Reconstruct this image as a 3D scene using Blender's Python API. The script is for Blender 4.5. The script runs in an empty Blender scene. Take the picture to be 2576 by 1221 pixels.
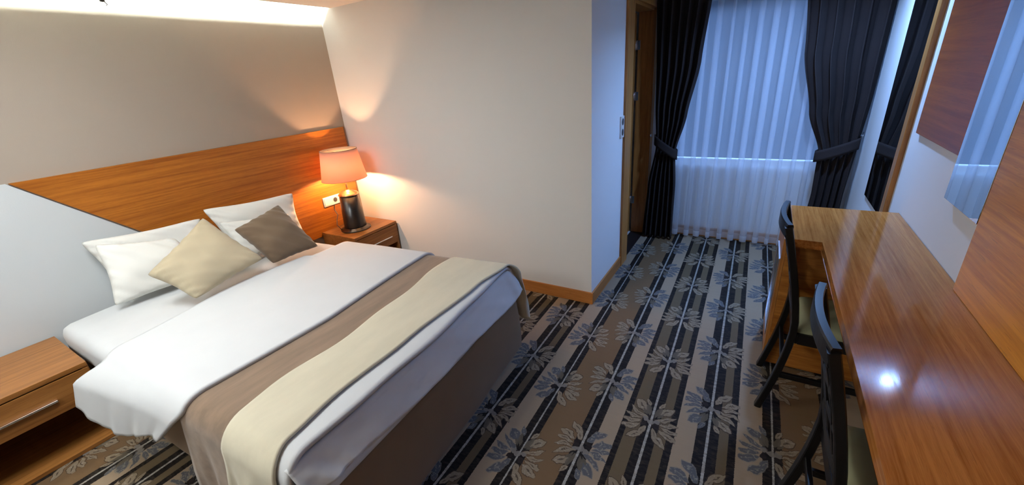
import bpy, bmesh, math, random
from mathutils import Vector, Matrix, Euler
random.seed(7)
S = bpy.context.scene
COL = S.collection
PI = math.pi
def R(d): return math.radians(d)

# ------------------------------------------------------------------ camera
cam_d = bpy.data.cameras.new('camera'); cam = bpy.data.objects.new('camera', cam_d); COL.objects.link(cam)
cam_d.sensor_fit = 'HORIZONTAL'; cam_d.sensor_width = 36.0
cam_d.lens = 1023.675 / 2576.0 * 36.0
cam_d.clip_start = 0.02
m = Matrix.Rotation(R(32.06185738), 4, 'Z') @ Matrix.Rotation(R(67.8039628), 4, 'X') @ Matrix.Rotation(R(-4.53728087), 4, 'Z')
cam.matrix_world = Matrix.Translation((0, 0, 1.5)) @ m
S.camera = cam

# ------------------------------------------------------------------ view, world
S.view_settings.view_transform = 'Standard'; S.view_settings.look = 'None'
S.view_settings.exposure = 0.72; S.view_settings.gamma = 1.0; S.view_settings.use_curve_mapping = False
W = bpy.data.worlds.new('evening_sky'); S.world = W; W.use_nodes = True
wn = W.node_tree.nodes; wl = W.node_tree.links; wn.clear()
tc = wn.new('ShaderNodeTexCoord'); sx = wn.new('ShaderNodeSeparateXYZ'); rp = wn.new('ShaderNodeValToRGB')
bg = wn.new('ShaderNodeBackground'); wo = wn.new('ShaderNodeOutputWorld')
wl.new(tc.outputs['Generated'], sx.inputs[0]); wl.new(sx.outputs['Z'], rp.inputs[0])
rp.color_ramp.elements[0].position = 0.14; rp.color_ramp.elements[0].color = (0.0015, 0.003, 0.007, 1)
rp.color_ramp.elements[1].position = 0.40; rp.color_ramp.elements[1].color = (0.27, 0.43, 0.86, 1)
wl.new(rp.outputs[0], bg.inputs[0]); bg.inputs[1].default_value = 8.5
wl.new(bg.outputs[0], wo.inputs[0])

# ------------------------------------------------------------------ lights
def area(name, loc, rot, sx_, sy_, power, col, shape='RECTANGLE'):
    l = bpy.data.lights.new(name, 'AREA'); l.shape = shape; l.size = sx_; l.size_y = sy_
    l.energy = power; l.color = col
    o = bpy.data.objects.new(name, l); COL.objects.link(o); o.location = loc; o.rotation_euler = rot
    return o
pt = area('window_sky_portal', (-0.1, 3.93, 1.33), (R(-90), 0, 0), 1.3, 1.35, 1, (1, 1, 1)); pt.data.cycles.is_portal = True
WHITE_L = (0.94, 0.99, 1.0)
# fill light added to the bedroom, just under two made-up ceiling panels
area('bedroom_fill_light', (-2.00, 0.30, 2.045), (0, 0, 0), 0.56, 0.56, 12, WHITE_L)
area('bedroom_fill_light', (-1.70, -0.95, 2.045), (0, 0, 0), 0.56, 0.56, 11, WHITE_L)
# the small cool downlight of the passage, near the window
area('passage_downlight_light', (0.27, 3.06, 2.052), (0, 0, 0), 0.075, 0.075, 14, (0.25, 0.48, 1.0), 'DISK').data.spread = R(150)

# ------------------------------------------------------------------ materials
def srgb(r, g, b):
    f = lambda c: (c/255/12.92) if c/255 <= 0.04045 else ((c/255+0.055)/1.055)**2.4
    return (f(r), f(g), f(b), 1)
class NT:
    def __init__(s, name):
        s.m = bpy.data.materials.new(name); s.m.use_nodes = True
        s.n = s.m.node_tree.nodes; s.l = s.m.node_tree.links; s.n.clear()
        s.out = s.n.new('ShaderNodeOutputMaterial')
    def new(s, t, **k):
        o = s.n.new(t)
        for a, b in k.items(): setattr(o, a, b)
        return o
    def link(s, a, b): s.l.new(a, b)
    def _in(s, node, i, v):
        if v is None: return
        if hasattr(v, 'is_linked'): s.l.new(v, node.inputs[i])
        else: node.inputs[i].default_value = v
    def math(s, op, a, b=None, c=None, clamp=False):
        o = s.new('ShaderNodeMath', operation=op, use_clamp=clamp)
        s._in(o, 0, a); s._in(o, 1, b); s._in(o, 2, c)
        return o.outputs[0]
    def mix(s, f, a, b, mode='MIX'):
        o = s.new('ShaderNodeMix', data_type='RGBA', blend_type=mode)
        s._in(o, 0, f); s._in(o, 6, a); s._in(o, 7, b)
        return o.outputs[2]
    def noise(s, vec, scale, detail=3, rough=0.5):
        o = s.new('ShaderNodeTexNoise'); s._in(o, 'Vector', vec); o.inputs['Scale'].default_value = scale
        o.inputs['Detail'].default_value = detail; o.inputs['Roughness'].default_value = rough
        return o.outputs['Fac']
    def mapping(s, vec, loc=(0,0,0), rot=(0,0,0), sc=(1,1,1)):
        o = s.new('ShaderNodeMapping'); s._in(o, 0, vec); o.inputs[1].default_value = loc
        o.inputs[2].default_value = rot; o.inputs[3].default_value = sc
        return o.outputs[0]
    def ramp(s, f, stops, interp='LINEAR'):
        o = s.new('ShaderNodeValToRGB'); s._in(o, 0, f); cr = o.color_ramp; cr.interpolation = interp
        while len(cr.elements) > 1: cr.elements.remove(cr.elements[-1])
        cr.elements[0].position = stops[0][0]; cr.elements[0].color = stops[0][1]
        for p, c in stops[1:]:
            e = cr.elements.new(p); e.color = c
        return o.outputs[0]
    def bsdf(s, base, rough=0.6, bump=None, bstr=0.2, bdist=0.002, **k):
        o = s.new('ShaderNodeBsdfPrincipled'); s._in(o, 'Base Color', base); s._in(o, 'Roughness', rough)
        for a, b in k.items(): s._in(o, a.replace('_', ' '), b)
        if bump is not None:
            q = s.new('ShaderNodeBump'); q.inputs['Strength'].default_value = bstr; q.inputs['Distance'].default_value = bdist
            s.link(bump, q.inputs['Height']); s.link(q.outputs[0], o.inputs['Normal'])
        s.link(o.outputs[0], s.out.inputs[0])
        return o
    def pos(s):
        return s.new('ShaderNodeNewGeometry').outputs['Position']

def m_paint(name, col, var=0.03, rough=0.75, scale=260):
    t = NT(name); p = t.pos(); n = t.noise(p, scale, 2); n2 = t.noise(p, 2.2, 3)
    c = t.mix(t.math('MULTIPLY', n2, var*4), col, tuple(x*0.86 for x in col[:3])+(1,))
    t.bsdf(c, rough, n, 0.25, 0.0008, Specular_IOR_Level=0.25)
    return t.m
def m_wood(name, light, dark, axis='Y', rough=0.3, spec=0.5, k=1.0):
    t = NT(name); p = t.pos()
    sc = {'X': (2.2, 42, 42), 'Y': (64, 1.6, 64), 'Z': (42, 42, 2.2)}[axis]
    v = t.mapping(p, sc=tuple(q*k for q in sc))
    a = t.noise(v, 1.0, 5, 0.62)
    v2 = t.mapping(p, sc=tuple(q*0.16*k for q in sc))
    b = t.noise(v2, 1.0, 2, 0.5)
    v3 = t.mapping(p, sc=tuple((q*4.5 if q > 10 else q*7)*k for q in sc))
    c = t.noise(v3, 1.0, 2, 0.5)
    f = t.math('ADD', t.math('MULTIPLY', a, 0.75), t.math('MULTIPLY', b, 0.35))
    f = t.math('ADD', f, t.math('MULTIPLY', c, 0.25))
    col = t.ramp(f, [(0.52, dark), (0.66, tuple((x+y)/2 for x, y in zip(light, dark))), (0.80, light)])
    fl = t.math('GREATER_THAN', c, 0.66)
    col = t.mix(t.math('MULTIPLY', fl, 0.35), col, tuple(x*0.4 for x in dark[:3])+(1,))
    t.bsdf(col, rough, f, 0.12, 0.0008, Specular_IOR_Level=spec)
    return t.m
def m_cloth(name, col, var=0.08, scale=500, rough=0.9, sheen=0.0, streak=None, bumpd=0.0006):
    t = NT(name); p = t.pos(); n = t.noise(p, scale, 2)
    n2 = t.noise(p if streak is None else t.mapping(p, rot=(0, 0, R(5)), sc=streak), 3.0, 4, 0.6)
    dk = tuple(x*(1-var*3) for x in col[:3])+(1,)
    c = t.mix(t.ramp(n2, [(0.35, (0,0,0,1)), (0.7, (1,1,1,1))]), dk, col)
    t.bsdf(c, rough, n, 0.35, bumpd, Sheen_Weight=sheen, Specular_IOR_Level=0.15)
    return t.m
def m_plain(name, col, rough=0.4, **k):
    t = NT(name); p = t.pos(); n = t.noise(p, 60, 2)
    c = t.mix(t.math('MULTIPLY', n, 0.15), col, tuple(x*0.8 for x in col[:3])+(1,))
    t.bsdf(c, rough, **k); return t.m
def m_metal(name, col, rough=0.2): return m_plain(name, col, rough, Metallic=1.0)

M = {}
M['wall'] = m_paint('white_wall_paint', (0.75, 0.755, 0.75, 1))
M['taupe'] = m_paint('taupe_wall_paint', (0.37, 0.315, 0.265, 1), var=0.05, rough=0.6)
M['wedge'] = m_paint('dimmed_white_wall_paint', (0.58, 0.62, 0.64, 1))  # white wall paint with dimmer, cooler light put into its colour
M['ceil'] = m_paint('ceiling_paint', (0.82, 0.79, 0.76, 1))
M['wood_head'] = m_wood('headboard_veneer', srgb(180, 110, 38), srgb(140, 78, 22), 'Y', 0.34, 0.4, 1.5)
M['wood_desk'] = m_wood('desk_veneer', srgb(198, 132, 68), srgb(156, 94, 40), 'Y', 0.10, 0.4, 1.5)
M['wood_cab'] = m_wood('desk_cabinet_veneer', srgb(190, 124, 56), srgb(140, 82, 28), 'X', 0.3, 0.35)
M['wood_panel'] = m_wood('right_panel_veneer', srgb(226, 156, 62), srgb(182, 114, 36), 'Y', 0.3, 0.4, .7)
M['wood_x'] = m_wood('nightstand_veneer', srgb(158, 106, 54), srgb(120, 74, 30), 'Y', 0.36, 0.4)
M['wood_z'] = m_wood('door_veneer', srgb(186, 128, 66), srgb(144, 92, 40), 'Z', 0.35, 0.4)
M['wood_base'] = m_wood('baseboard_veneer', srgb(188, 126, 66), srgb(156, 96, 44), 'X', 0.4, 0.35)
M['wood_basey'] = m_wood('baseboard_veneer_passage', srgb(188, 126, 66), srgb(156, 96, 44), 'Y', 0.4, 0.35)
M['wood_dark'] = m_wood('wall_panel_veneer', srgb(172, 92, 28), srgb(136, 64, 12), 'Y', 0.3, 0.5, 0.8)
M['black_wood'] = m_wood('black_lacquered_wood', (0.006, 0.005, 0.005, 1), (0.003, 0.0025, 0.0025, 1), 'Z', 0.3, 0.4)
M['sheet'] = m_cloth('white_bed_linen', (0.61, 0.625, 0.635, 1), 0.02)
M['duvet'] = m_cloth('white_duvet_cotton', (0.60, 0.615, 0.625, 1), 0.015)
M['pillow'] = m_cloth('white_pillow_cotton', (0.76, 0.76, 0.72, 1), 0.02)
M['brown'] = m_cloth('brown_throw_velour', srgb(138, 116, 96), 0.10, 420, 0.85, 0.3, (7, 0.9, 7))
M['cream'] = m_cloth('cream_throw_velour', srgb(204, 197, 174), 0.03, 420, 0.9, 0.2, (5, 1.5, 5))
M['beige_c'] = m_cloth('beige_cushion_velour', srgb(186, 173, 146), 0.04, 420, 0.9, 0.2)
M['brown_c'] = m_cloth('brown_cushion_velour', srgb(108, 90, 72), 0.05, 420, 0.85, 0.3)
M['skirt'] = m_cloth('brown_bed_base_fabric', srgb(124, 99, 72), 0.04, 600, 0.9, 0.15)
M['drape'] = m_cloth('dark_drape_fabric', srgb(50, 43, 42), 0.04, 700, 0.95)
M['seat'] = m_cloth('sage_seat_fabric', srgb(150, 150, 118), 0.05, 500)
M['gold'] = m_metal('brushed_gold', (0.75, 0.48, 0.25, 1), 0.3)
M['chrome'] = m_metal('chrome', (0.8, 0.8, 0.82, 1), 0.12)
M['mirror'] = m_metal('mirror_glass', (0.78, 0.84, 0.86, 1), 0.01)
M['black'] = m_plain('black_gloss', (0.008, 0.006, 0.006, 1), 0.28)
M['threshold'] = m_plain('black_threshold_stone', (0.012, 0.012, 0.014, 1), 0.3)
M['tile'] = m_plain('white_floor_tile', (0.7, 0.7, 0.7, 1), 0.25)
M['plastic'] = m_plain('white_plastic', (0.72, 0.70, 0.66, 1), 0.3)
M['hole'] = m_plain('socket_recess', (0.05, 0.045, 0.04, 1), 0.6)
M['darkglass'] = m_plain('dark_glass', (0.03, 0.04, 0.045, 1), 0.06)
def m_emit(name, col, st):
    t = NT(name); e = t.new('ShaderNodeEmission'); e.inputs[0].default_value = col; e.inputs[1].default_value = st
    t.link(e.outputs[0], t.out.inputs[0]); return t.m
M['led'] = m_emit('led_tape_light', (0.88, 1.0, 0.92, 1), 400)
M['fill_e'] = m_emit('fill_panel_glow', (1, 0.97, 0.93, 1), 3)  # glow of the added fill panels
M['spot_e'] = m_emit('downlight_light', (0.5, 0.66, 1, 1), 60)
M['bulb'] = m_emit('bulb_light', (1, 0.52, 0.26, 1), 760)
def m_shade(nm='lamp_shade_fabric', dc=(0.80, 0.55, 0.44, 1), tcol=(0.82, 0.47, 0.38, 1), mf=.5):
    t = NT(nm); p = t.pos(); n = t.noise(p, 900, 2)
    d = t.new('ShaderNodeBsdfDiffuse'); d.inputs[0].default_value = dc
    tr = t.new('ShaderNodeBsdfTranslucent'); tr.inputs[0].default_value = tcol
    mx = t.new('ShaderNodeMixShader'); mx.inputs[0].default_value = mf
    b = t.new('ShaderNodeBump'); b.inputs['Strength'].default_value = 0.15; b.inputs['Distance'].default_value = 0.0005
    t.link(n, b.inputs['Height']); t.link(b.outputs[0], d.inputs['Normal'])
    t.link(d.outputs[0], mx.inputs[1]); t.link(tr.outputs[0], mx.inputs[2]); t.link(mx.outputs[0], t.out.inputs[0])
    return t.m
M['shade'] = m_shade()
def m_sheer():
    t = NT('sheer_voile'); p = t.pos()
    n = t.noise(t.mapping(p, sc=(700, 700, 60)), 1.0, 2)
    d = t.new('ShaderNodeBsdfDiffuse'); d.inputs[0].default_value = (0.80, 0.82, 0.86, 1)
    tr = t.new('ShaderNodeBsdfTranslucent'); tr.inputs[0].default_value = (0.80, 0.82, 0.88, 1)
    mx = t.new('ShaderNodeMixShader'); mx.inputs[0].default_value = 0.58
    tp = t.new('ShaderNodeBsdfTransparent'); m2 = t.new('ShaderNodeMixShader')
    t.link(d.outputs[0], mx.inputs[1]); t.link(tr.outputs[0], mx.inputs[2])
    z = t.new('ShaderNodeSeparateXYZ'); t.link(p, z.inputs[0])
    hem = t.math('LESS_THAN', z.outputs[2], 0.075)
    op = t.math('MULTIPLY_ADD', n, 0.02, 0.37); op = t.math('MULTIPLY_ADD', hem, 0.3, op, True)
    t.link(op, m2.inputs[0]); t.link(tp.outputs[0], m2.inputs[1]); t.link(mx.outputs[0], m2.inputs[2])
    t.link(m2.outputs[0], t.out.inputs[0]); return t.m
M['sheer'] = m_sheer()
def m_glass():
    t = NT('window_glass'); tp = t.new('ShaderNodeBsdfTransparent'); g = t.new('ShaderNodeBsdfGlossy'); g.inputs['Roughness'].default_value = 0.02
    fr = t.new('ShaderNodeFresnel'); mx = t.new('ShaderNodeMixShader'); fr.inputs[0].default_value = 1.45
    tp.inputs[0].default_value = (0.85, 0.92, 0.95, 1)
    t.link(fr.outputs[0], mx.inputs[0]); t.link(tp.outputs[0], mx.inputs[1]); t.link(g.outputs[0], mx.inputs[2]); t.link(mx.outputs[0], t.out.inputs[0]); return t.m
M['glass'] = m_glass()

def m_carpet():
    t = NT('patterned_carpet'); p = t.pos()
    sp = t.new('ShaderNodeSeparateXYZ'); t.link(p, sp.inputs[0]); X, Y = sp.outputs[0], sp.outputs[1]
    P, Q = 0.935, 0.463
    xp = t.math('ADD', X, t.math('MULTIPLY_ADD', Y, 0.0185, 0.998 - 0.0185*1.1))
    jag = t.math('MULTIPLY', t.math('SUBTRACT', t.noise(p, 240, 1), 0.5), 0.006)
    xj = t.math('ADD', xp, jag)
    xx = t.math('MODULO', t.math('ADD', xj, P*8), P)
    K = (0.008, 0.0055, 0.005, 1); L = (0.37, 0.35, 0.31, 1); O = (0.125, 0.090, 0.050, 1)
    B = (0.33, 0.245, 0.165, 1); Br = (0.170, 0.102, 0.050, 1)
    st = [(0, K), (.039, L), (.051, K), (.087, O), (.121, K), (.150, B), (.246, K), (.278, L), (.288, K), (.315, Br), (.473, K),
          (.503, L), (.513, K), (.550, B), (.628, K), (.651, O), (.706, K), (.738, L), (.751, K), (.783, O), (.825, K), (.853, B), (.932, K)]
    base = t.ramp(t.math('DIVIDE', xx, P), [(a/P, c) for a, c in st], 'CONSTANT')
    pn = t.noise(t.mapping(p, sc=(30, 70, 1)), 1.0, 4, 0.65)
    sepb = t.new('ShaderNodeSeparateColor'); t.link(base, sepb.inputs[0]); br_ = sepb.outputs[0]
    dk_ = t.math('MULTIPLY', t.math('LESS_THAN', br_, 0.03), t.ramp(pn, [(0.50, (0,0,0,1)), (0.60, (1,1,1,1))]))
    base = t.mix(t.math('MULTIPLY', dk_, 0.4), base, (0.050, 0.036, 0.024, 1))
    lt_ = t.math('MULTIPLY', t.math('GREATER_THAN', br_, 0.36), t.ramp(pn, [(0.44, (1,1,1,1)), (0.56, (0,0,0,1))]))
    base = t.mix(t.math('MULTIPLY', lt_, 0.6), base, (0.19, 0.16, 0.13, 1))
    # nearest flower
    idx = t.math('FLOOR', t.math('DIVIDE', t.math('ADD', xx, 0.072), 0.2338))
    lx = t.math('SUBTRACT', xx, t.math('MULTIPLY_ADD', idx, 0.2338, 0.045))
    im = t.math('MODULO', idx, 4)
    e = [t.math('COMPARE', im, float(k), 0.1) for k in range(4)]
    cyv = [1.673, 1.055, 1.201, 1.477]
    cy = t.math('MULTIPLY', e[0], cyv[0])
    for k in (1, 2, 3): cy = t.math('MULTIPLY_ADD', e[k], cyv[k], cy)
    flip = t.math('SUBTRACT', 1.0, t.math('MULTIPLY', t.math('ADD', e[1], e[3]), 2.0))   # +1 tails down
    ly = t.math('SUBTRACT', t.math('MODULO', t.math('ADD', t.math('SUBTRACT', Y, cy), Q*20.5), Q), Q/2)
    ly = t.math('MULTIPLY', ly, flip)
    # slight waviness of the drawn leaves
    wv = t.math('MULTIPLY', t.math('SUBTRACT', t.noise(p, 26, 3), 0.5), 0.040)
    ly = t.math('ADD', ly, wv)
    cb = t.new('ShaderNodeCombineXYZ'); t.link(t.math('ABSOLUTE', lx), cb.inputs[0]); t.link(ly, cb.inputs[1]); V = cb.outputs[0]
    def leaf(cx, cy_, ang, a, b, bend=0.0):
        s = t.new('ShaderNodeMapping', vector_type='TEXTURE'); t.link(V, s.inputs[0])
        s.inputs[1].default_value = (cx, cy_, 0); s.inputs[2].default_value = (0, 0, R(ang)); s.inputs[3].default_value = (a, b, 1)
        q = t.new('ShaderNodeSeparateXYZ'); t.link(s.outputs[0], q.inputs[0])
        u2 = t.math('MULTIPLY', q.outputs[0], q.outputs[0])
        v = q.outputs[1]
        if bend: v = t.math('MULTIPLY_ADD', u2, bend, v)
        return t.math('ADD', t.math('ABSOLUTE', v), u2)
    fan = [leaf(.050, .098, 40, .040, .019), leaf(.080, .056, 22, .046, .016, 0.5), leaf(.084, .024, 8, .044, .012, 0.6),
           leaf(.078, -.006, -12, .042, .011, 0.7), leaf(.062, -.036, -30, .050, .012, 0.7), leaf(.056, -.086, -38, .040, .022), leaf(.026, .062, 62, .026, .012), leaf(.030, -.118, -62, .026, .010)]
    f = fan[0]
    for g in fan[1:]: f = t.math('MINIMUM', f, g)
    tail = t.math('MINIMUM', leaf(.022, -.070, -72, .036, .012), leaf(.034, -.052, -55, .022, .007))
    knot = t.math('MINIMUM', leaf(.0, .0, 0, .018, .016), leaf(.024, -.008, -20, .016, .012))
    dot = leaf(.028, .022, 30, .015, .013)
    inl = lambda v, h: t.math('LESS_THAN', v, h)
    # leaf colour by flower side
    sgn = t.math('GREATER_THAN', lx, 0.0)
    # blue where (k0,left) (k1,left) (k2,right)
    blue = t.math('ADD', t.math('MULTIPLY', t.math('ADD', e[0], e[1]), t.math('SUBTRACT', 1.0, sgn)), t.math('MULTIPLY', e[2], sgn), clamp=True)
    LB = (0.26, 0.20, 0.135, 1); BL = (0.090, 0.094, 0.104, 1)
    lc = t.mix(blue, LB, BL)
    nn = t.noise(t.mapping(p, sc=(90, 90, 1)), 1.0, 3)
    hl = t.math('GREATER_THAN', nn, 0.60)
    lc = t.mix(t.math('MULTIPLY', hl, 0.55), lc, (0.38, 0.34, 0.27, 1))
    dark_edge = t.mix(blue, (0.05, 0.032, 0.02, 1), (0.20, 0.18, 0.16, 1))
    c = base
    c = t.mix(t.math('MULTIPLY', inl(f, 1.22), 0.7), c, dark_edge)
    c = t.mix(t.math('MULTIPLY', inl(f, 1.0), 0.92), c, lc)
    vein = t.math('MULTIPLY', inl(f, 0.20), t.math('GREATER_THAN', nn, 0.42))
    c = t.mix(t.math('MULTIPLY', vein, 0.8), c, dark_edge)
    c = t.mix(t.math('MULTIPLY', inl(tail, 1.0), 0.9), c, (0.115, 0.095, 0.068, 1))
    c = t.mix(inl(dot, 1.0), c, (0.02, 0.013, 0.012, 1))
    c = t.mix(t.math('MULTIPLY', inl(knot, 1.0), 0.85), c, (0.22, 0.19, 0.165, 1))
    # abrash: mottling across the stripes
    ab = t.noise(t.mapping(p, sc=(9, 60, 1)), 1.0, 4, 0.6)
    abf = t.ramp(ab, [(0.42, (0,0,0,1)), (0.62, (1,1,1,1))])
    c = t.mix(t.math('MULTIPLY', abf, 0.07), c, (0.17, 0.135, 0.10, 1))
    pile = t.noise(p, 1500, 2)
    c = t.mix(t.math('MULTIPLY', pile, 0.25), c, (0, 0, 0, 1))
    t.bsdf(c, 0.7, pile, 0.5, 0.0015, Specular_IOR_Level=0.12)
    return t.m
M['carpet'] = m_carpet()

# ------------------------------------------------------------------ mesh helpers
def mesh_obj(name, verts, faces, mat, parent=None, smooth=False, kind=None):
    me = bpy.data.meshes.new(name); me.from_pydata([tuple(v) for v in verts], [], faces); me.validate(); me.update()
    bm = bmesh.new(); bm.from_mesh(me); bmesh.ops.recalc_face_normals(bm, faces=bm.faces); bm.to_mesh(me); bm.free()
    me.materials.append(M[mat])
    if smooth:
        for p in me.polygons: p.use_smooth = True
    o = bpy.data.objects.new(name, me); COL.objects.link(o)
    if parent: o.parent = parent
    if kind: o['kind'] = kind
    return o
def bm_obj(name, bm, mat, parent=None, smooth=False, kind=None):
    me = bpy.data.meshes.new(name); bmesh.ops.recalc_face_normals(bm, faces=bm.faces); bm.to_mesh(me); bm.free()
    me.materials.append(M[mat])
    if smooth:
        for p in me.polygons: p.use_smooth = True
        me.update()
    o = bpy.data.objects.new(name, me); COL.objects.link(o)
    if parent: o.parent = parent
    if kind: o['kind'] = kind
    return o
def box_bm(bm, a, b, bev=0.0, seg=2):
    vs = [bm.verts.new((x, y, z)) for x in (a[0], b[0]) for y in (a[1], b[1]) for z in (a[2], b[2])]
    q = [(0,1,3,2),(4,6,7,5),(0,4,5,1),(2,3,7,6),(0,2,6,4),(1,5,7,3)]
    fs = [bm.faces.new([vs[i] for i in f]) for f in q]
    if bev > 0:
        es = list({e for f in fs for e in f.edges})
        bmesh.ops.bevel(bm, geom=es, offset=bev, segments=seg, affect='EDGES', profile=0.5)
def box(name, a, b, mat, parent=None, bev=0.0, kind=None, seg=2):
    bm = bmesh.new(); box_bm(bm, a, b, bev, seg)
    return bm_obj(name, bm, mat, parent, kind=kind)
def prism(name, poly, z0, z1, mat, parent=None, bev=0.0, kind=None, plane='XY'):
    """poly in plane XY extruded along z, or in YZ extruded along x"""
    bm = bmesh.new()
    f = (lambda u, v, w: (u, v, w)) if plane == 'XY' else (lambda u, v, w: (w, u, v))
    A = [bm.verts.new(f(u, v, z0)) for u, v in poly]; B = [bm.verts.new(f(u, v, z1)) for u, v in poly]
    n = len(poly); fs = [bm.faces.new(A), bm.faces.new(B[::-1])]
    for i in range(n): fs.append(bm.faces.new((A[i], A[(i+1) % n], B[(i+1) % n], B[i])))
    if bev: bmesh.ops.bevel(bm, geom=list({e for q in fs for e in q.edges}), offset=bev, segments=2, affect='EDGES')
    return bm_obj(name, bm, mat, parent, kind=kind)
def lathe(name, prof, mat, parent=None, n=48, c=(0, 0), closed=False):
    vs, fs = [], []
    for r, z in prof:
        for i in range(n):
            a = 2*PI*i/n; vs.append((c[0]+r*math.cos(a), c[1]+r*math.sin(a), z))
    k = len(prof); rng = k if closed else k-1
    for j in range(rng):
        for i in range(n):
            fs.append((j*n+i, j*n+(i+1) % n, ((j+1) % k)*n+(i+1) % n, ((j+1) % k)*n+i))
    return mesh_obj(name, vs, fs, mat, parent, True)
def tube(name, pts, r, mat, parent=None, n=8, up=(0, 0, 1)):
    """rect or round section swept along pts; r=(w,h) gives a rectangular bar"""
    vs, fs = [], []
    P = [Vector(p) for p in pts]; rect = isinstance(r, tuple)
    for i, p in enumerate(P):
        d = (P[min(i+1, len(P)-1)] - P[max(i-1, 0)]).normalized()
        u = Vector(up); s = d.cross(u)
        if s.length < 1e-4: s = d.cross(Vector((1, 0, 0)))
        s.normalize(); u = s.cross(d).normalized()
        if rect:
            w, h = r[0]/2, r[1]/2
            e = 0.78
            sec = [(w, h*e), (w*e, h), (-w*e, h), (-w, h*e), (-w, -h*e), (-w*e, -h), (w*e, -h), (w, -h*e)]
        else:
            sec = [(r*math.cos(2*PI*k/n), r*math.sin(2*PI*k/n)) for k in range(n)]
        for a, b in sec: vs.append(p + s*a + u*b)
    m_ = len(sec)
    for i in range(len(P)-1):
        for k in range(m_): fs.append((i*m_+k, i*m_+(k+1) % m_, (i+1)*m_+(k+1) % m_, (i+1)*m_+k))
    fs.append(tuple(range(m_))[::-1]); fs.append(tuple((len(P)-1)*m_+k for k in range(m_)))
    return mesh_obj(name, vs, fs, mat, parent, not rect)
def thing(name, loc, label, cat, group=None, rz=0.0):
    o = bpy.data.objects.new(name, None); COL.objects.link(o); o.location = loc; o.rotation_euler = (0, 0, rz)
    o.empty_display_size = 0.1
    o['label'] = label; o['category'] = cat
    if group: o['group'] = group
    return o
def tag(o, label, cat, group=None):
    o['label'] = label; o['category'] = cat
    if group: o['group'] = group
    return o
def struct(o): o['kind'] = 'structure'; return o
def solid(o, th, off=0.0):
    md = o.modifiers.new('thickness', 'SOLIDIFY'); md.thickness = th; md.offset = off
    return o

# ------------------------------------------------------------------ the room
XH = -3.046; YB = 2.345; XS = -0.858; XR = 0.628; YF = 3.88; YN = -1.7; ZC = 2.07; ZR = 2.24
mesh_obj('floor', [(XH-.1, YN-.1, 0), (XR+.1, YN-.1, 0), (XR+.1, YF+.1, 0), (XS-.02, YF+.1, 0), (XS-.02, YB+.1, 0), (XH-.1, YB+.1, 0),
                   (XH-.1, YN-.1, -.05), (XR+.1, YN-.1, -.05), (XR+.1, YF+.1, -.05), (XS-.02, YF+.1, -.05), (XS-.02, YB+.1, -.05), (XH-.1, YB+.1, -.05)],
         [(0,1,2,3,4,5), (11,10,9,8,7,6)] + [(i, (i+1) % 6, (i+1) % 6+6, i+6) for i in range(6)], 'carpet', kind='structure')
# head wall: taupe above, white wedge lower left is a second plane
box('wall_head', (XH-.12, YN-.1, 0), (XH, YB+.1, ZR), 'taupe', kind='structure')
prism('wall_head_panel', [(YN, 0.0), (1.22, 0.0), (1.22, .388), (0.401, 1.204), (YN, 1.204)], XH, XH+.008, 'wedge', kind='structure', plane='YZ')
box('wall_back', (XH, YB, 0), (XS, YB+.12, ZR), 'wall', kind='structure')
# passage side wall with the door opening y 3.14 .. 3.77
bm = bmesh.new()
box_bm(bm, (XS-.12, YB+.12, 0), (XS, 2.985, ZR)); box_bm(bm, (XS-.12, 2.985, 1.95), (XS, YF, ZR))
bm_obj('wall_passage', bm, 'wall', kind='structure')
box('wall_right', (XR, YN-.1, 0), (XR+.12, YF+.12, ZR), 'wall', kind='structure')
box('wall_near', (XH, YN-.12, 0), (XR, YN, ZR), 'wall', kind='structure')
# window wall with opening
WX0, WX1, WZ0, WZ1 = -0.76, 0.56, 0.655, 1.98
bm = bmesh.new()
box_bm(bm, (-1.0, YF, 0), (WX0, YF+.16, ZR)); box_bm(bm, (WX1, YF, 0), (XR, YF+.16, ZR))
box_bm(bm, (WX0, YF, 0), (WX1, YF+.16, WZ0)); box_bm(bm, (WX0, YF, WZ1), (WX1, YF+.16, ZR))
bm_obj('wall_window', bm, 'wall', kind='structure')
wf = bpy.data.objects.new('window_1', None); COL.objects.link(wf); wf.location = ((WX0+WX1)/2, YF+.08, WZ0); wf['kind'] = 'structure'
w2 = (WX1-WX0)/2; hh = WZ1-WZ0
bm = bmesh.new(); fw = .05
box_bm(bm, (-w2, -.03, 0), (-w2+fw, .03, hh)); box_bm(bm, (w2-fw, -.03, 0), (w2, .03, hh))
box_bm(bm, (-w2+fw, -.03, 0), (w2-fw, .03, fw)); box_bm(bm, (-w2+fw, -.03, hh-fw), (w2-fw, .03, hh))
bm_obj('window_frame', bm, 'plastic', wf)
box('pane', (-w2+fw, -.005, fw), (w2-fw, .005, hh-fw), 'glass', wf)
# ceiling: dropped slab that stops short of the head wall, raised recess behind
box('ceiling', (-2.905, YN, ZC), (XR, YF, ZC+.03), 'ceil', kind='structure')
box('ceiling_recess', (XH-.12, YN-.12, ZR), (XR+.12, YF+.16, ZR+.06), 'ceil', kind='structure')
# baseboards
def bb(name, a, b, mat): return box(name, a, b, mat, bev=.003, kind='structure')
bb('baseboard_back', (-2.55, YB-.013, 0), (XS+.013, YB, .087), 'wood_base')
bb('baseboard_passage', (XS, YB, 0), (XS+.013, 2.985, .087), 'wood_basey')
bb('baseboard_window', (XS+.02, YF-.013, 0), (XR, YF, .087), 'wood_base')
bb('baseboard_right', (XR-.013, 2.6, 0), (XR, YF-.013, .087), 'wood_basey')
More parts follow.
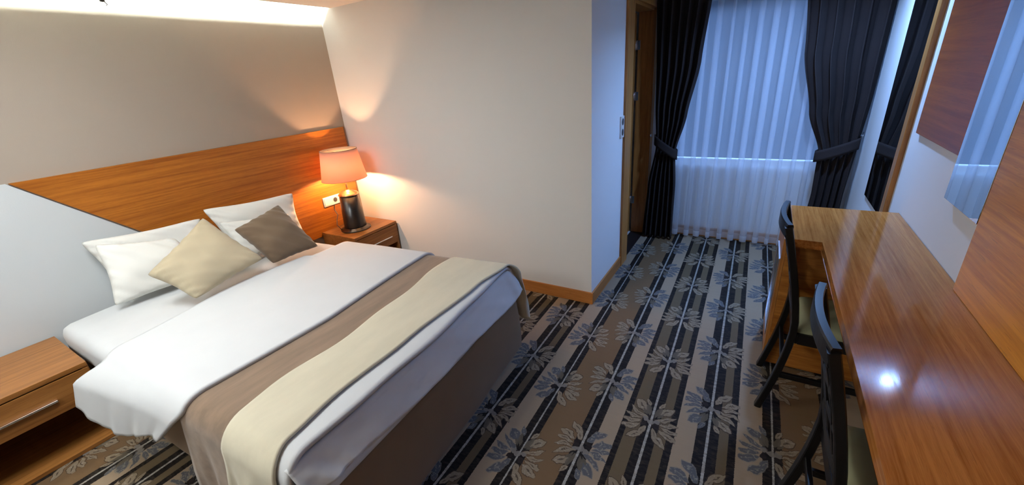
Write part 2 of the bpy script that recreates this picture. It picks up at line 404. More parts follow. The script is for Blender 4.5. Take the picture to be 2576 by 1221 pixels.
# bathroom beyond the door
bm = bmesh.new()
box_bm(bm, (-2.2, 2.47, -.05), (XS-.12, YF+.16, 0.002)); bm_obj('floor_bathroom', bm, 'tile', kind='structure')
bm = bmesh.new(); box_bm(bm, (-2.3, 2.47, 0), (-2.2, YF+.16, ZR)); box_bm(bm, (-2.2, YF, 0), (-1.0, YF+.16, ZR)); bm_obj('wall_bathroom', bm, 'wall', kind='structure')
box('trim_1', (XS-.12, 3.14, 0), (XS-.0, 3.77, .006), 'threshold', kind='structure')
# door: casing, jambs, leaf swung inward, hinges
dr = bpy.data.objects.new('door_1', None); COL.objects.link(dr); dr.location = (XS, 3.14, 0); dr['kind'] = 'structure'
def lb(x0, x1, y0, y1, z0, z1): return (x0-XS, y0-3.14, z0), (x1-XS, y1-3.14, z1)
box('casing', *lb(XS, XS+.018, 2.985, 3.14, 0, 1.98), 'wood_z', dr, .002)
box('casing', *lb(XS, XS+.018, 3.142, 3.86, 1.92, 1.98), 'wood_z', dr, .002)
box('casing', *lb(XS, XS+.018, 3.77, 3.86, 0, 1.918), 'wood_z', dr, .002)
box('jamb', *lb(XS-.12, XS, 2.985, 3.14, 0, 1.92), 'wood_z', dr, .002)
box('jamb', *lb(XS-.12, XS, 3.77, 3.86, 0, 1.92), 'wood_z', dr, .002)
box('jamb', *lb(XS-.12, XS, 3.142, 3.768, 1.90, 1.96), 'wood_z', dr, .002)
leaf = box('door_leaf', *lb(-1.60, XS-.135, 3.725, 3.764, 0.012, 1.895), 'wood_z', dr, .002)
for z in (.33, 1.26, 1.66):
    h = tube('hinge', [(-.135, .612, z-.035), (-.135, .612, z+.035)], .005, 'chrome', dr)
    box('hinge_plate', (-.132, .624, z-.035), (-.098, .629, z+.035), 'chrome', dr, .001)

# ------------------------------------------------------------------ light fittings
cove = tag(mesh_obj('led_tape', [(-2.872, YN+.05, 2.128), (-2.864, YN+.05, 2.150), (-2.872, YB-.01, 2.124), (-2.864, YB-.01, 2.146),
                                 (-2.866, YN+.05, 2.126), (-2.858, YN+.05, 2.148), (-2.866, YB-.01, 2.122), (-2.858, YB-.01, 2.144)],
     [(0,1,3,2), (4,6,7,5), (0,4,5,1), (2,3,7,6), (1,5,7,3), (0,2,6,4)], 'led'), 'cool white led tape glowing in the ceiling cove over the headboard wall', 'led strip')
tag(box('cove_batten', (-2.866, YN+.05, 2.10), (-2.83, YB-.01, 2.16), 'ceil'), 'white batten holding the light tape on the ceiling edge', 'batten')
for y in (0.30, -0.95):  # unseen panels, added as general fill for the room
    p = thing('added_fill_panel', (-2.0 if y > 0 else -1.7, y, ZC), 'unseen square fill panel added over the bed' if y > 0 else 'unseen square fill panel added near the room entrance', 'ceiling light')
    box('frame', (-.31, -.31, -.012), (.31, .31, 0), 'plastic', p, .003); box('diffuser', (-.29, -.29, -.018), (.29, .29, -.012), 'fill_e', p)
p = thing('ceiling_downlight', (.27, 3.06, ZC), 'small round cool downlight in the passage ceiling near the window', 'ceiling light')
lathe('rim', [(.045, 0), (.058, 0), (.058, -.006), (.045, -.008), (.045, 0)], 'chrome', p)
lathe('lens', [(.0005, -.004), (.044, -.004)], 'spot_e', p)
p = thing('cove_spotlight', (-3.046, 1.03, 2.055), 'small black fitting at the bright ceiling cove above the headboard', 'spotlight')
lathe('body', [(.0005, -.048), (.010, -.046), (.013, -.036), (.013, .0), (.0005, .0)], 'black', p, 20, (.035, 0))
tube('arm', [(0.001, 0, -.01), (.035, 0, -.01)], .004, 'black', p)
tube('hook', [(.035, .008, -.045), (.035, .016, -.058), (.035, .010, -.064)], .003, 'black', p)

# ------------------------------------------------------------------ headboard
hb = thing('headboard', (XH, .4, .38), 'wide orange-brown veneered headboard panel with a slanted left edge on the wall', 'headboard')
poly = [(.409-.4, 1.204-.38), (2.318-.4, 1.212-.38), (2.318-.4, 0.0), (1.245-.4, 0.0)]
prism('board', poly, .0005, .018, 'wood_head', hb, .0012, plane='YZ')
box('edge_strip', (.0005, 1.9195, 0.04), (.012, 1.925, .83), 'black', hb)

def socket(name, loc, lab, w, hgt, face):   # face 'X' plate looks to +X
    s = thing(name, loc, lab, 'wall socket')
    box('plate', (0, -w/2, -hgt/2), (.010, w/2, hgt/2), 'plastic', s, .003)
    return s
s = socket('wall_socket', (XH+.018, 2.055, .648), 'white socket and switch plate on the headboard behind the lamp', .185, .078, 'X')
box('rocker', (.010, -.085, -.030), (.014, -.022, .030), 'plastic', s, .0015)
q = lathe('socket_well', [(.024, .0105), (.024, .0108), (.020, .011), (.0005, .0112)], 'plastic', s, 28); q.rotation_euler = (0, R(90), 0); q.location = (0, .018, 0)
q2 = lathe('recess', [(.019, .0113), (.0005, .0118)], 'hole', s, 24); q2.rotation_euler = (0, R(90), 0); q2.location = (0, .018, 0)
s = socket('wall_socket', (XS, 2.945, 1.11), 'white double socket on the passage wall beside the door casing', .075, .15, 'X')
for z in (.036, -.036):
    q = lathe('socket_well', [(.024, .0105), (.020, .0115), (.0005, .012)], 'hole', s, 24); q.rotation_euler = (0, R(90), 0); q.location = (0, 0, z)

# ------------------------------------------------------------------ nightstands
def nightstand(x1, y0, y1, z1, lab, dz):
    n = thing('nightstand', (XH+.02, y0, 0), lab, 'nightstand'); D = x1-(XH+.02); Wd = y1-y0; t = .022
    box('top', (0, 0, z1-t), (D, Wd, z1), 'wood_x', n, .0015)
    box('side_panel', (0, 0, 0.02), (D-.004, t, z1-t-.001), 'wood_x', n, .001)
    box('side_panel', (0, Wd-t, 0.02), (D-.004, Wd, z1-t-.001), 'wood_x', n, .001)
    box('back_panel', (0, t, .02), (.012, Wd-t, z1-t-.001), 'wood_x', n)
    box('bottom_shelf', (0, 0, 0), (D, Wd, .02), 'wood_x', n, .001)
    dw = bm_obj('drawer', (lambda bm: (box_bm(bm, (D-.02, .003, dz), (D, Wd-.003, z1-t-.006), .0012), box_bm(bm, (.014, t+.004, dz+.002), (D-.02, Wd-t-.004, dz+.014)), bm)[2])(bmesh.new()), 'wood_x', n)
    h = box('handle', (D, Wd-.58 if Wd > .6 else .08, z1-.119), (D+.014, Wd-.135 if Wd > .6 else Wd-.08, z1-.109), 'chrome', n, .002)
    return n
nightstand(-2.55, -.46, .285, .425, 'veneered nightstand with a chrome drawer handle, left of the bed', .24)
nightstand(-2.626, 1.885, 2.33, .415, 'veneered nightstand in the room corner under the lit lamp', .23)

# ------------------------------------------------------------------ table lamp
lm = thing('table_lamp', (-2.823, 2.068, .4155), 'lit table lamp with salmon shade and glossy black cylinder body', 'lamp')
lathe('base', [(.0005, 0), (.118, 0), (.121, .004), (.118, .010), (.095, .012), (.092, .022), (.0005, .022)], 'black', lm, 64)
lathe('body', [(.0005, .022), (.088, .022), (.088, .03), (.074, .295), (.0005, .296)], 'black', lm, 64)
lathe('cap', [(.076, .290), (.079, .292), (.079, .301), (.072, .304), (.070, .311), (.048, .314), (.046, .322), (.026, .326), (.020, .334), (.0005, .335)], 'gold', lm, 48)
tube('stem', [(0, 0, .33), (0, 0, .412)], .0065, 'gold', lm, 12)
sock = tube('bulb_holder', [(0, 0, .411), (0, 0, .440)], .013, 'plastic', lm, 16)
z0, z1 = .426, .655
sh = lathe('lamp_shade', [(.173, z0), (.137, z1), (.1358, z1), (.1718, z0)], 'shade', lm, 72, closed=True)
M['lining'] = m_shade('shade_lining', (0.85, 0.74, 0.52, 1), (0.88, 0.66, 0.55, 1), .45)
sh.data.materials.append(M['lining'])
for pf in sh.data.polygons:
    if 144 <= pf.index < 216: pf.material_index = 1
def ring(name, r, z, parent, mat='black', rr=.0016):
    pts = [(r*math.cos(2*PI*i/64), r*math.sin(2*PI*i/64), z) for i in range(65)]
    return tube(name, pts, rr, mat, parent, 6)
ring('rim', .1735, z0, sh, 'brown'); ring('rim', .1375, z1, sh, 'brown')
tube('spider', [(-.136, 0, z1-.012), (0, 0, z1-.030), (.136, 0, z1-.012)], .0014, 'chrome', sh, 6)
# the glowing glass bulb is the light source of the lamp
bb_ = lathe('bulb', [(.010, .440), (.012, .446), (.019, .456), (.021, .466), (.018, .478), (.009, .486), (.0005, .488)], 'bulb', lm, 24)
cp = [(-.06, -.09, .004), (-.10, -.10, .05), (-.12, -.075, .09), (-.13, -.05, .12), (-.185, -.03, .15), (-.20, -.01, .20)]
tube('cord', cp, .0028, 'black', lm, 6)

# ------------------------------------------------------------------ bed
TH = R(5.0); FX, FY = -1.060, 1.740
ex = Vector((math.cos(TH), math.sin(TH), 0)); ey = Vector((-math.sin(TH), math.cos(TH), 0)); F0 = Vector((FX, FY, 0))
bed = thing('bed', (FX, FY, 0), 'double bed with brown upholstered base and white fitted mattress', 'bed', rz=TH)
LB_ = 1.97; YN_ = -1.385
def wn1(x, y, s=1.0):
    return (math.sin(x*7.1*s+y*3.3*s+1.3)+math.sin(x*3.1*s-y*9.7*s+.4)+math.sin(x*13*s+y*11*s+2.2)*.6+math.sin(-x*21*s+y*17*s)*.35)/3
# base: slightly bulging upholstered box
def rbox(name, x0, x1, y0, y1, z0, z1, r, mat, parent, amp=.004, top_sag=0, step=.04, taper=0):
    bm = bmesh.new(); box_bm(bm, (x0, y0, z0), (x1, y1, z1))
    bmesh.ops.bevel(bm, geom=bm.edges[:], offset=r, segments=5, affect='EDGES', profile=.5)
    cut = max(2, int(max(x1-x0, y1-y0)/step))
    long = [e for e in bm.edges if e.calc_length() > step*2.5]
    bmesh.ops.subdivide_edges(bm, edges=long, cuts=min(cut, 28), use_grid_fill=True)
    for v in bm.verts:
        w = wn1(v.co.x, v.co.y+v.co.z*.7, 1.3)
        c = v.co
        if c.x > x1-.02: c.x += w*amp + amp*2*math.sin(PI*(c.z-z0)/(z1-z0))
        if c.y < y0+.02: c.y -= w*amp
        if c.z > z1-.02: c.z += w*amp
        if taper: c.x += taper*(1-(c.z-z0)/(z1-z0))*(1 if c.x > (x0+x1)/2 else 0)*(.4+.6*(c.y-y1)/(y0-y1))
    return bm_obj(name, bm, mat, parent, True)
rbox('base', -LB_, -.012, YN_+.045, -.03, .012, .345, .018, 'skirt', bed, .005, taper=.03)
rbox('mattress', -LB_-.005, .004, YN_+.01, -.005, .335, .512, .055, 'sheet', bed, .004)
for (x, y) in ((-1.9, -1.12), (-1.9, -.12), (-.1, -1.25), (-.1, -.12)):
    box('foot', (x-.02, y-.02, 0), (x+.02, y+.02, .013), 'black', bed)

def foot_in(y): return .035*max(0, min(1, (-.6-y)/.7))
for ob_ in bed.children:
    if ob_.name.startswith(('base', 'mattress')):
        for v in ob_.data.vertices:
            v.co.y *= 1-.034*max(0, -v.co.x)
            if v.co.x > -.12:
                v.co.x -= foot_in(v.co.y)
                if ob_.name.startswith('mattress'): v.co.x -= .075*max(0, (v.co.z-.345)/.17)
# cloth layer laid over the bed; s runs across the bed (near hem .. far hem), arc-length
Rr = .06
def layer_point(xp, s, off, yn=YN_, yf=0.0, H=.512, xf=0.0):
    """across-bed profile with rounded shoulders. s=0 at far shoulder start, negative toward near"""
    H2 = H+off; r = Rr+off
    ylo, yhi = yn+Rr, yf-Rr
    if s < ylo:
        d = ylo-s; qa = r*PI/2
        if d < qa: a = d/r; return (ylo-r*math.sin(a), H2-r+r*math.cos(a), a/(PI/2))
        return (ylo-r-(d-qa)*.06, H2-r-(d-qa), 1+(d-qa))
    if s > yhi:
        d = s-yhi; qa = r*PI/2
        if d < qa: a = d/r; return (yhi+r*math.sin(a), H2-r+r*math.cos(a), a/(PI/2))
        return (yhi+r+(d-qa)*.04, H2-r-(d-qa), 1+(d-qa))
    return (s, H2, 0)
def cloth(name, x0f, x1f, s0, s1, off, mat, label, cat, th=.006, nx=26, ns=110, amp=.004, drop_amp=.010, foot_round=None, s0f=None, hang=None):
    vs, fs = [], []
    for j in range(ns+1):
        for i in range(nx+1):
            u = i/nx
            a0 = s0f(u) if s0f else s0
            s = a0+(s1-a0)*j/ns
            x = x0f(s)+(x1f(s)-x0f(s))*u
            sh = -.050*x*max(0, min(1, (-.2-s)/1.1)); y, z, k = layer_point(x, s, off); y += sh
            w = wn1(x, s, 1.0)*amp*(.35 if k == 0 else 1)
            z += w*.6
            if k > 1:
                dd = min((k-1)*5, 1); side = -1 if s < -.7 else 1
                y += side*dd*drop_amp*(1+math.sin(x*34+math.sin(s*9)*1.2)+.5*math.sin(x*71+1))
            if hang: x, y, z = hang(x, y, z, k, u, s)
            if foot_round and x > foot_round[0]:
                d = (x-foot_round[0])/foot_round[1]; d = min(d, 1)
                z -= foot_round[2]*(1-math.sqrt(max(0, 1-d*d)))
            vs.append((x, y, z))
    for j in range(ns):
        for i in range(nx): fs.append((j*(nx+1)+i, j*(nx+1)+i+1, (j+1)*(nx+1)+i+1, (j+1)*(nx+1)+i))
    o = mesh_obj(name, [(v[0], v[1], v[2]) for v in vs], fs, mat, None, True)
    o.location = (FX, FY, 0); o.rotation_euler = (0, 0, TH)
    solid(o, th, 0.0)
    tag(o, label, cat)
    return o
def hang_duv(x, y, z, k, u, s):
    if s < -1.2 and k > 0:
        t_ = (1-u)
        # the corner toward the pillows is pulled out and up over the nightstand
        y -= .09*max(0, k-.5)*t_**1.5*1.5
        x -= .21*max(0, k-.6)*t_
        x -= .24*max(0, min(1, (.50-z)/.2))*u*u       # the edge beside the brown throw slants back
        y -= .03*max(0, k-.8)*u
    return x, y, z
# white duvet: folded band across the bed (head side edge to the brown throw)
duvet = cloth('duvet', lambda s: -1.33+(.045 if s > -.3 else 0)+.02*math.sin(s*4+1)-.035*math.exp(-((s+.75)/.35)**2), lambda s: -.588+.006*math.sin(s*5)-.065*max(0, min(1, (-.8-s)/.6)), None, .20, .034, 'duvet',
      'white duvet folded across the bed between the cushions and the brown throw', 'duvet', .016, 40, 130, .004, .005,
      s0f=lambda u: YN_-.19-.070*math.sin(PI*min(1, u*1.15+.05))-.02*u, hang=hang_duv)
# its lower half runs on under the throws to the foot of the bed
under = cloth('quilt', lambda s: -.575, lambda s: -.048+.004*math.sin(s*6)+.003*math.sin(s*15)-foot_in(s), YN_-.17, .15, .014, 'duvet',
      'white quilt edge showing at the foot under the cream throw', 'quilt', .016, 26, 120, .003, .006, foot_round=(-.090, .050, .014))
roll = None
brown = cloth('throw', lambda s: -.625-.065*max(0, min(1, (-.8-s)/.6)), lambda s: -.350+.012*math.sin(s*4), YN_-.38, .22, .024, 'brown',
      'brown velour throw laid across the bed', 'throw', .005, 18, 130, .003, .007)
def cream_edge(s):
    k = [(-3, -.120), (-1.45, -.135), (-1.33, -.155), (-1.15, -.165), (-.8, -.135), (-.3, -.090), (-.05, -.045), (.06, -.004), (2, .016)]
    for (a, p_), (b, q_) in zip(k, k[1:]):
        if s <= b:
            t_ = (s-a)/(b-a); return p_+(q_-p_)*t_*t_*(3-2*t_)
    return k[-1][1]
cream = cloth('throw', lambda s: -.405+.012*math.sin(s*6.5)+.010*math.sin(s*13+1)-.035*max(0, (-s-1.25)*3)**1.0*.5, lambda s: cream_edge(s), YN_-.36, .40, .032, 'cream',
      'cream velour throw folded across the foot of the bed', 'throw', .009, 26, 130, .003, .014, foot_round=(-.07, .06, .010), hang=lambda x, y, z, k, u, s: (x+.02*max(0, k-1) if s > 0 else x, y+(.14*max(0, k-1)*u if s > 0 else 0), z))
# loose linen on the foot face with creases at the near corner
def skirtsheet():
    """loose bottom sheet hanging on the foot face down to the base"""
    vs, fs = [], []; n = 160; m_ = 16
    for j in range(n+1):
        t_ = j/n; s = YN_-.004+(.004-(YN_-.004))*t_
        zb = .412-.055*t_+.008*math.sin(s*9)
        if t_ > .93: zb += (t_-.93)/.07*.02
        for i in range(m_+1):
            a = i/m_; z = .506+(zb-.506)*a
            cr = math.exp(-((t_)/.10)**2)
            x = -.068+.080*a**.8-foot_in(s)+.004*wn1(s*2.2, z*6, 1.5)+.005*math.exp(-((a-.10)/.05)**2)+cr*.010*math.sin((s*1.0+z*.75)*75)*a
            x += .006*math.exp(-((t_-.965)/.02)**2)
            vs.append((x, s, z))
    for j in range(n):
        for i in range(m_): fs.append((j*(m_+1)+i, j*(m_+1)+i+1, (j+1)*(m_+1)+i+1, (j+1)*(m_+1)+i))
    o = mesh_obj('sheet_drop', vs, fs, 'sheet', bed, True); solid(o, .003, 0)
skirtsheet()

# ------------------------------------------------------------------ pillows and cushions
def pillow(name, quad, T, mat, label, cat, group=None, n=34, pinch=.07, wr=.006, seed=0, flange=0):
    A, B, C_, D = [Vector(p) for p in quad]      # bottom, right, top, left (or bl, br, tr, tl)
    nrm = (B-A).cross(D-A).normalized()
    if nrm.x < 0: nrm = -nrm
    cen = (A+B+C_+D)/4
    rnd = random.Random(seed); ph = [rnd.uniform(0, 6) for _ in range(6)]
    vs, fs = [], []
    def pt(u, v, side):
        # pull the sides in between the corners
        uu = u+(pinch*math.sin(PI*v)*(0.5-u)*2*abs(2*u-1)**1.5)
        vv = v+(pinch*math.sin(PI*u)*(0.5-v)*2*abs(2*v-1)**1.5)
        p = A.lerp(B, uu).lerp(D.lerp(C_, uu), vv)
        p = p.lerp((A+B+C_+D)/4, .045*(abs(2*u-1)*abs(2*v-1))**7)
        e = max(0, (1-abs(2*u-1)**2.6))*max(0, (1-abs(2*v-1)**2.6))
        h = T*e**.55
        edge = (1-e)
        w = wr*(math.sin(u*9+v*5+ph[0])+math.sin(u*4-v*12+ph[1])+.6*math.sin(u*19+v*17+ph[2]))*.5*e**.3
        cr = .012*edge**3*e**.25*math.sin((u+v)*38+ph[3])
        return p+nrm*side*(h+w+cr) 
    idx = {}
    for side in (1, -1):
        for j in range(n+1):
            for i in range(n+1):
                b = i in (0, n) or j in (0, n)
                key = (i, j, 0 if b else side)
                if key in idx: continue
                idx[key] = len(vs); vs.append(pt(i/n, j/n, 0 if b else side)-cen)
    def K(i, j, side):
        b = i in (0, n) or j in (0, n); return idx[(i, j, 0 if b else side)]
    for side in (1, -1):
        for j in range(n):
            for i in range(n): 
                f = [K(i, j, side), K(i+1, j, side), K(i+1, j+1, side), K(i, j+1, side)]
                fs.append(f if side > 0 else f[::-1])
    o = mesh_obj(name, vs, fs, mat, None, True); o.location = cen
    tag(o, label, cat, group); return o
pillow('pillow', [(-2.930, .568, .53), (-2.870, 1.02, .53), (-2.921, 1.067, .832), (-2.995, .524, .866)], .036, 'pillow',
       'white pillow against the headboard at the left, back one of its pair', 'pillow', seed=1, pinch=.045, wr=.009)
pillow('pillow', [(-2.764, .494, .545), (-2.700, .965, .540), (-2.815, .868, .788), (-2.903, .556, .855)], .065, 'pillow',
       'white pillow standing in front at the left, half behind the beige cushion', 'pillow', seed=2, pinch=.045, wr=.010)
pillow('pillow', [(-2.865, 1.151, .53), (-2.800, 1.610, .545), (-2.830, 1.628, .847), (-2.940, 1.084, .877)], .040, 'pillow',
       'white pillow against the headboard at the right, topmost corner near the lamp', 'pillow', seed=3, pinch=.045, wr=.009)
pillow('pillow', [(-2.71, 1.135, .54), (-2.68, 1.52, .545), (-2.755, 1.51, .736), (-2.836, 1.103, .795)], .055, 'pillow',
       'white pillow mostly hidden behind the dark brown cushion', 'pillow', seed=4, pinch=.045, wr=.010)
pillow('cushion', [(-2.345, .703, .572), (-2.356, 1.089, .637), (-2.621, .965, .903), (-2.522, .605, .725)], .064, 'beige_c',
       'square beige cushion standing on its corner on the bed', 'cushion', seed=5, pinch=.035, wr=.006)
pillow('cushion', [(-2.382, 1.13, .575), (-2.346, 1.419, .580), (-2.599, 1.378, .855), (-2.595, 1.075, .788)], .064, 'brown_c',
       'square dark brown cushion leaning beside the beige one', 'cushion', seed=6, pinch=.035, wr=.009)

# ------------------------------------------------------------------ desk
dk = thing('desk', (.6, .9, 0), 'long wooden wall desk with polished orange-brown top and end cabinet', 'desk')
def D_(x, y): return (x-.6, y-.9)
prism('desk_top', [D_(.187, 2.025), D_(.187, 2.545), D_(.6265, 2.545), D_(.6265, -.75), D_(.287, -.75), D_(.287, 2.025)], .712, .75, 'wood_desk', dk, .0015)
cab = bm_obj('cabinet', (lambda bm: (box_bm(bm, (.175-.6, 2.135-.9, .01), (.195-.6+.0, 2.155-.9, .711)),
     box_bm(bm, (.195-.6, 2.135-.9, .01), (.62-.6, 2.155-.9, .711), 0), box_bm(bm, (.175-.6, 2.515-.9, .01), (.62-.6, 2.535-.9, .711)),
     box_bm(bm, (.60-.6, 2.155-.9, .01), (.62-.6, 2.515-.9, .711)), box_bm(bm, (.195-.6, 2.155-.9, .01), (.60-.6, 2.515-.9, .03)), bm)[-1])(bmesh.new()), 'wood_cab', dk)
door = bm_obj('door', (lambda bm: (box_bm(bm, (.160-.6, 2.15-.9, .04), (.174-.6, 2.19-.9, .70)), box_bm(bm, (.160-.6, 2.44-.9, .04), (.174-.6, 2.53-.9, .70)),
     box_bm(bm, (.160-.6, 2.19-.9, .58), (.174-.6, 2.44-.9, .70)), box_bm(bm, (.160-.6, 2.19-.9, .04), (.174-.6, 2.44-.9, .14)), bm)[-1])(bmesh.new()), 'wood_z', dk)
box('glass', (.166-.6, 2.19-.9, .14), (.170-.6, 2.44-.9, .58), 'darkglass', door)
bm = bmesh.new(); a, b, c, d = 2.19-.9, 2.44-.9, .14, .58; xx0, xx1 = .156-.6, .166-.6
box_bm(bm, (xx0, a, c), (xx1, a+.012, d)); box_bm(bm, (xx0, b-.012, c), (xx1, b, d)); box_bm(bm, (xx0, a+.012, c), (xx1, b-.012, c+.012)); box_bm(bm, (xx0, a+.012, d-.012), (xx1, b-.012, d))
bm_obj('glazing_bead', bm, 'chrome', door)
box('back_rail', (.015, -1.65, .40), (.026, 1.13, .711), 'wood_desk', dk)
box('end_panel', (-.313, -1.65, .0), (.026, -1.62, .711), 'wood_desk', dk)

# wood panel on the right wall, standing on the desk
tag(box('wall_panel', (.606, -.75, .751), (XR, 1.716, 2.0), 'wood_panel', bev=.0015), 'large orange wood panel on the right wall rising from the desk top', 'wall panel')
tag(box('wall_panel', (.614, 1.72, 1.121), (XR, 2.600, 1.98), 'wood_dark', bev=.0015), 'reddish brown wood panel high on the right wall behind the mirror', 'wall panel')
mr = thing('mirror', (.612, 1.87, .975), 'frameless mirror over the desk reflecting the sheer curtain', 'mirror')
box('glass', (-.007, -.152, 0), (0, .150, .98), 'mirror', mr, .0008)
box('backing', (0, -.150, .002), (.016, .148, .145), 'black_wood', mr)
mr = thing('mirror', (XR, 2.98, .635), 'tall mirror beside the window with a wood strip, reflecting the dark drape', 'mirror')
box('glass', (-.009, -.18, 0), (0, .31, 1.33), 'mirror', mr, .0008)
box('frame_strip', (-.022, -.245, .04), (0, -.182, 1.34), 'wood_z', mr, .002)

# ------------------------------------------------------------------ chairs
def chair(loc, label):
    c = thing('desk_chair', loc, label, 'chair', 'black chairs pushed in at the desk')
    def px(z):   # rear post centre line
        if z > .45: t_ = (z-.45)/.45; return .09-.09*t_**1.3
        t_ = (.45-z)/.45; return .09-.075*t_**1.6
    hw = .158
    for s in (-1, 1):
        pts = [(px(z)-.004, s*hw, z) for z in [0, .06, .12, .18, .24, .30, .36, .42, .48, .56, .64, .72, .80, .885]]
        tube('post', pts, (.034, .026), 'black_wood', c, up=(1, 0, 0))
    def rail(name, z, hh_, bow, th=.020, y1=.158, par=None, wave=0):
        pts = [(px(z)-.004-bow*(1-(2*i/14-1)**2), -y1+2*y1*i/14, z) for i in range(15)]
        return tube(name, pts, (th, hh_), 'black_wood', par or c, up=(0, 0, 1))
    rail('top_rail', .868, .055, .020, .022, .166)
    rail('lower_rail', .52, .035, .008, .018)
    for k, yy in enumerate((-.085, 0, .085)):
        pts = []
        for i in range(13):
            z = .53+(.845-.53)*i/12; bw = (.008+.006*i/12)*(1-(yy/hw)**2)
            pts.append((px(z)-.004-bw, yy+.012*math.sin(i/12*PI*3), z))
        tube('slat', pts, (.030, .012), 'black_wood', c, up=(1, 0, 0))
    rail('cross_rail', .63, .020, .010, .012); rail('cross_rail', .74, .020, .012, .012)
    # seat
    bm = bmesh.new()
    box_bm(bm, (.085, -.165, .375), (.105, .165, .425), .003); box_bm(bm, (.43, -.172, .375), (.45, .172, .425), .003)
    for s in (-1, 1):
        vs = [bm.verts.new(q) for q in [(.105, s*.148, .375), (.43, s*.155, .375), (.43, s*.172, .375), (.105, s*.165, .375), (.105, s*.148, .425), (.43, s*.155, .425), (.43, s*.172, .425), (.105, s*.165, .425)]]
        for f in [(0,1,2,3), (7,6,5,4), (0,4,5,1), (1,5,6,2), (2,6,7,3), (3,7,4,0)]: bm.faces.new([vs[i] for i in f])
    bm_obj('seat_frame', bm, 'black_wood', c)
    vs, fs = [], []; n = 14
    for j in range(n+1):
        for i in range(n+1):
            u, v = i/n, j/n; x = .095+u*.350; hwid = .155+.012*u; y = -hwid+2*hwid*v
            e = (1-abs(2*u-1)**4)*(1-abs(2*v-1)**4); vs.append((x, y, .426+.038*e**.4))
    for j in range(n):
        for i in range(n): fs.append((j*(n+1)+i, j*(n+1)+i+1, (j+1)*(n+1)+i+1, (j+1)*(n+1)+i))
    o = mesh_obj('seat_cushion', vs, fs, 'seat', c, True); solid(o, .004, -1)
    for s in (-1, 1):
        tube('leg', [(.435, s*.158, .425), (.438, s*.159, .2), (.440, s*.160, 0)], (.034, .034), 'black_wood', c, up=(1, 0, 0))
        tube('stretcher', [(px(.2)+.01, s*.158, .20), (.43, s*.159, .20)], (.016, .026), 'black_wood', c)
    tube('stretcher', [(px(.26), -.15, .26), (px(.26), .15, .26)], (.016, .026), 'black_wood', c)
    return c
chair((.140, 1.950, 0), 'black slat-back chair at the desk, the one nearer the window')
chair((.203, 1.142, 0), 'black slat-back chair at the desk, the one nearer the camera')

# ------------------------------------------------------------------ curtains
def drape(name, xl, xr, ymid, label, tie_z, tie_dx, side, folds, seed):
    """xl(z), xr(z): bounds; gathered fabric with folds"""
    rnd = random.Random(seed)
    c = thing(name, ((xl(tie_z)+xr(tie_z))/2, ymid, 0), label, 'curtain'); ox, oy = c.location.x, c.location.y
    zs = [.012+(2.045-.012)*i/70 for i in range(71)]; nu = folds*16
    vs, fs = [], []
    phs = [rnd.uniform(-.35, .35) for _ in range(folds+2)]
    for z in zs:
        a, b = xl(z), xr(z); wd = b-a
        amp = min(.036, .020+wd*.045)
        g = math.exp(-((z-tie_z)/.10)**2)
        for k in range(nu+1):
            u = k/nu
            ph = u*folds*2*PI+phs[int(u*folds)]*.5+.35*math.sin(z*1.7+u*6)
            y = amp*(1-.45*g)*(math.sin(ph)+.15*math.sin(2*ph+.6))
            x = a+wd*u+.22*wd/folds*math.sin(2*ph)*.7
            y -= .025*g*math.sin(PI*u)*0
            vs.append((x-ox, y, z+.004*math.sin(ph)*(z < .05)))
    for i in range(len(zs)-1):
        for k in range(nu): fs.append((i*(nu+1)+k, i*(nu+1)+k+1, (i+1)*(nu+1)+k+1, (i+1)*(nu+1)+k))
    o = mesh_obj('panel', vs, fs, 'drape', c, True); solid(o, .003, 0)
    # tieback band
    vs, fs = [], []; n = 40; hh_ = .082
    a, b = xl(tie_z)-.012, xr(tie_z)+.012
    for i in range(n+1):
        t_ = 2*PI*i/n; x = (a+b)/2+(b-a)/2*math.cos(t_); y = .052*math.sin(t_)
        slope = tie_dx*((x-(a+b)/2)/(b-a))
        for k, zz in enumerate((-.5, -.25, 0, .25, .5)):
            vs.append((x-ox, y*(1+.03*math.cos(k)), tie_z+slope+hh_*zz))
    for i in range(n):
        for k in range(4): fs.append((i*5+k, (i+1)*5+k, (i+1)*5+k+1, i*5+k+1))
    o = mesh_obj('tieback', vs, fs, 'drape', c, True); solid(o, .005, 0)
    return c
def lerpf(pts):
    def f(z):
        if z <= pts[0][0]: return pts[0][1]
        for (z0_, a), (z1_, b) in zip(pts, pts[1:]):
            if z <= z1_:
                t_ = (z-z0_)/(z1_-z0_); t_ = t_*t_*(3-2*t_)*.5+t_*.5
                return a+(b-a)*t_
        return pts[-1][1]
    return f
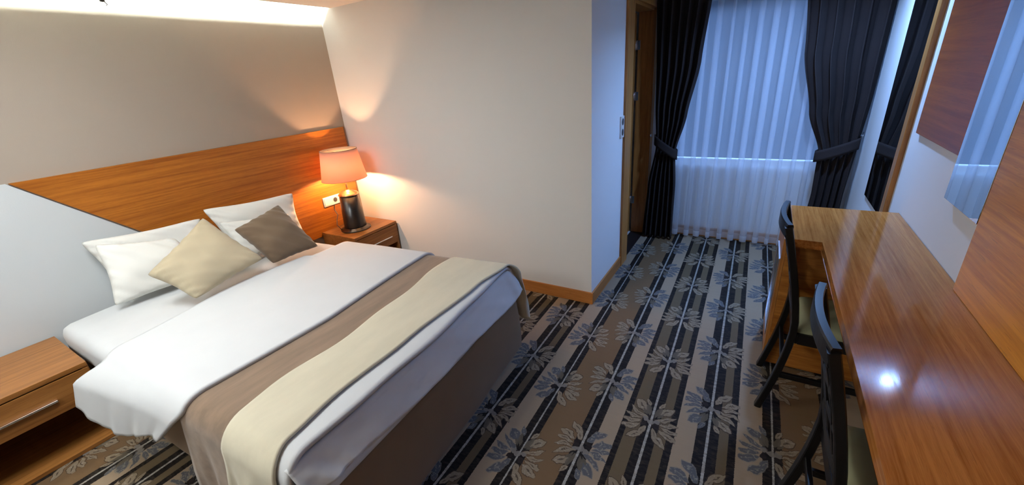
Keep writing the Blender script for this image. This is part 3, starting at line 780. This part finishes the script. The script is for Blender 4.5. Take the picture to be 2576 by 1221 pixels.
drape('curtain', lerpf([(0, -.850), (.5, -.825), (.84, -.775), (1.2, -.800), (2.05, -.825)]), lerpf([(0, -.585), (.5, -.590), (.80, -.612), (1.1, -.545), (1.5, -.475), (2.05, -.425)]), 3.705,
      'dark grey-brown drape tied back at the left side of the window', .84, -.13, -1, 6, 3)
drape('curtain', lerpf([(0, .350), (.5, .385), (.82, .375), (1.1, .270), (1.5, .180), (2.05, .130)]), lerpf([(0, .570), (.5, .575), (.85, .590), (1.2, .605), (2.05, .610)]), 3.705,
      'dark grey-brown drape tied back at the right side, behind the desk end', .84, .10, 1, 5, 5)
for x, z, lab in ((-.845, .93, 'small metal hook holding the left drape tieback'), (.622, .93, 'small metal hook holding the right drape tieback')):
    hk = tube('tieback_hook', [(x, 3.79, z+.02), (x*.985, 3.77, z), (x*.985, 3.75, z-.01), (x*.985, 3.74, z+.012)], .005, 'chrome'); tag(hk, lab, 'hook')
# sheer
def sheer():
    vs, fs = [], []; x0, x1 = -.80, .56; nf = 15; nu = nf*20; nz = 60
    rnd = random.Random(11); am = [rnd.uniform(.65, 1.2) for _ in range(nf+2)]; of = [rnd.uniform(-1.0, 1.0) for _ in range(nf+2)]
    for j in range(nz+1):
        z = .022+(2.042-.022)*j/nz
        for k in range(nu+1):
            u = k/nu; f = u*nf; i = int(f); fr = f-i
            a = am[i]*(1-fr)+am[min(i+1, nf)]*fr; o_ = of[i]*(1-fr)+of[min(i+1, nf)]*fr
            ph = f*2*PI+o_+.25*math.sin(z*1.3+u*5)
            bt = 1-.12*(z/2.0)
            x = x0+(x1-x0)*u+.046*a*math.sin(ph)*bt + .02*(1-z/2)*(u-.5)
            y = 3.812+.030*a*math.cos(ph)*(.85+.2*(1-z/2))
            vs.append((x, y, z))
    for j in range(nz):
        for k in range(nu): fs.append((j*(nu+1)+k, j*(nu+1)+k+1, (j+1)*(nu+1)+k+1, (j+1)*(nu+1)+k))
    o = mesh_obj('sheer_curtain', vs, fs, 'sheer', None, True)
    return tag(o, 'white translucent pleated sheer curtain hanging in front of the window', 'curtain')
sheer()
tag(box('curtain_rail', (-.85, 3.66, 2.046), (.625, 3.85, 2.069), 'plastic', bev=.002), 'white double curtain rail on the ceiling over the window', 'curtain rail')
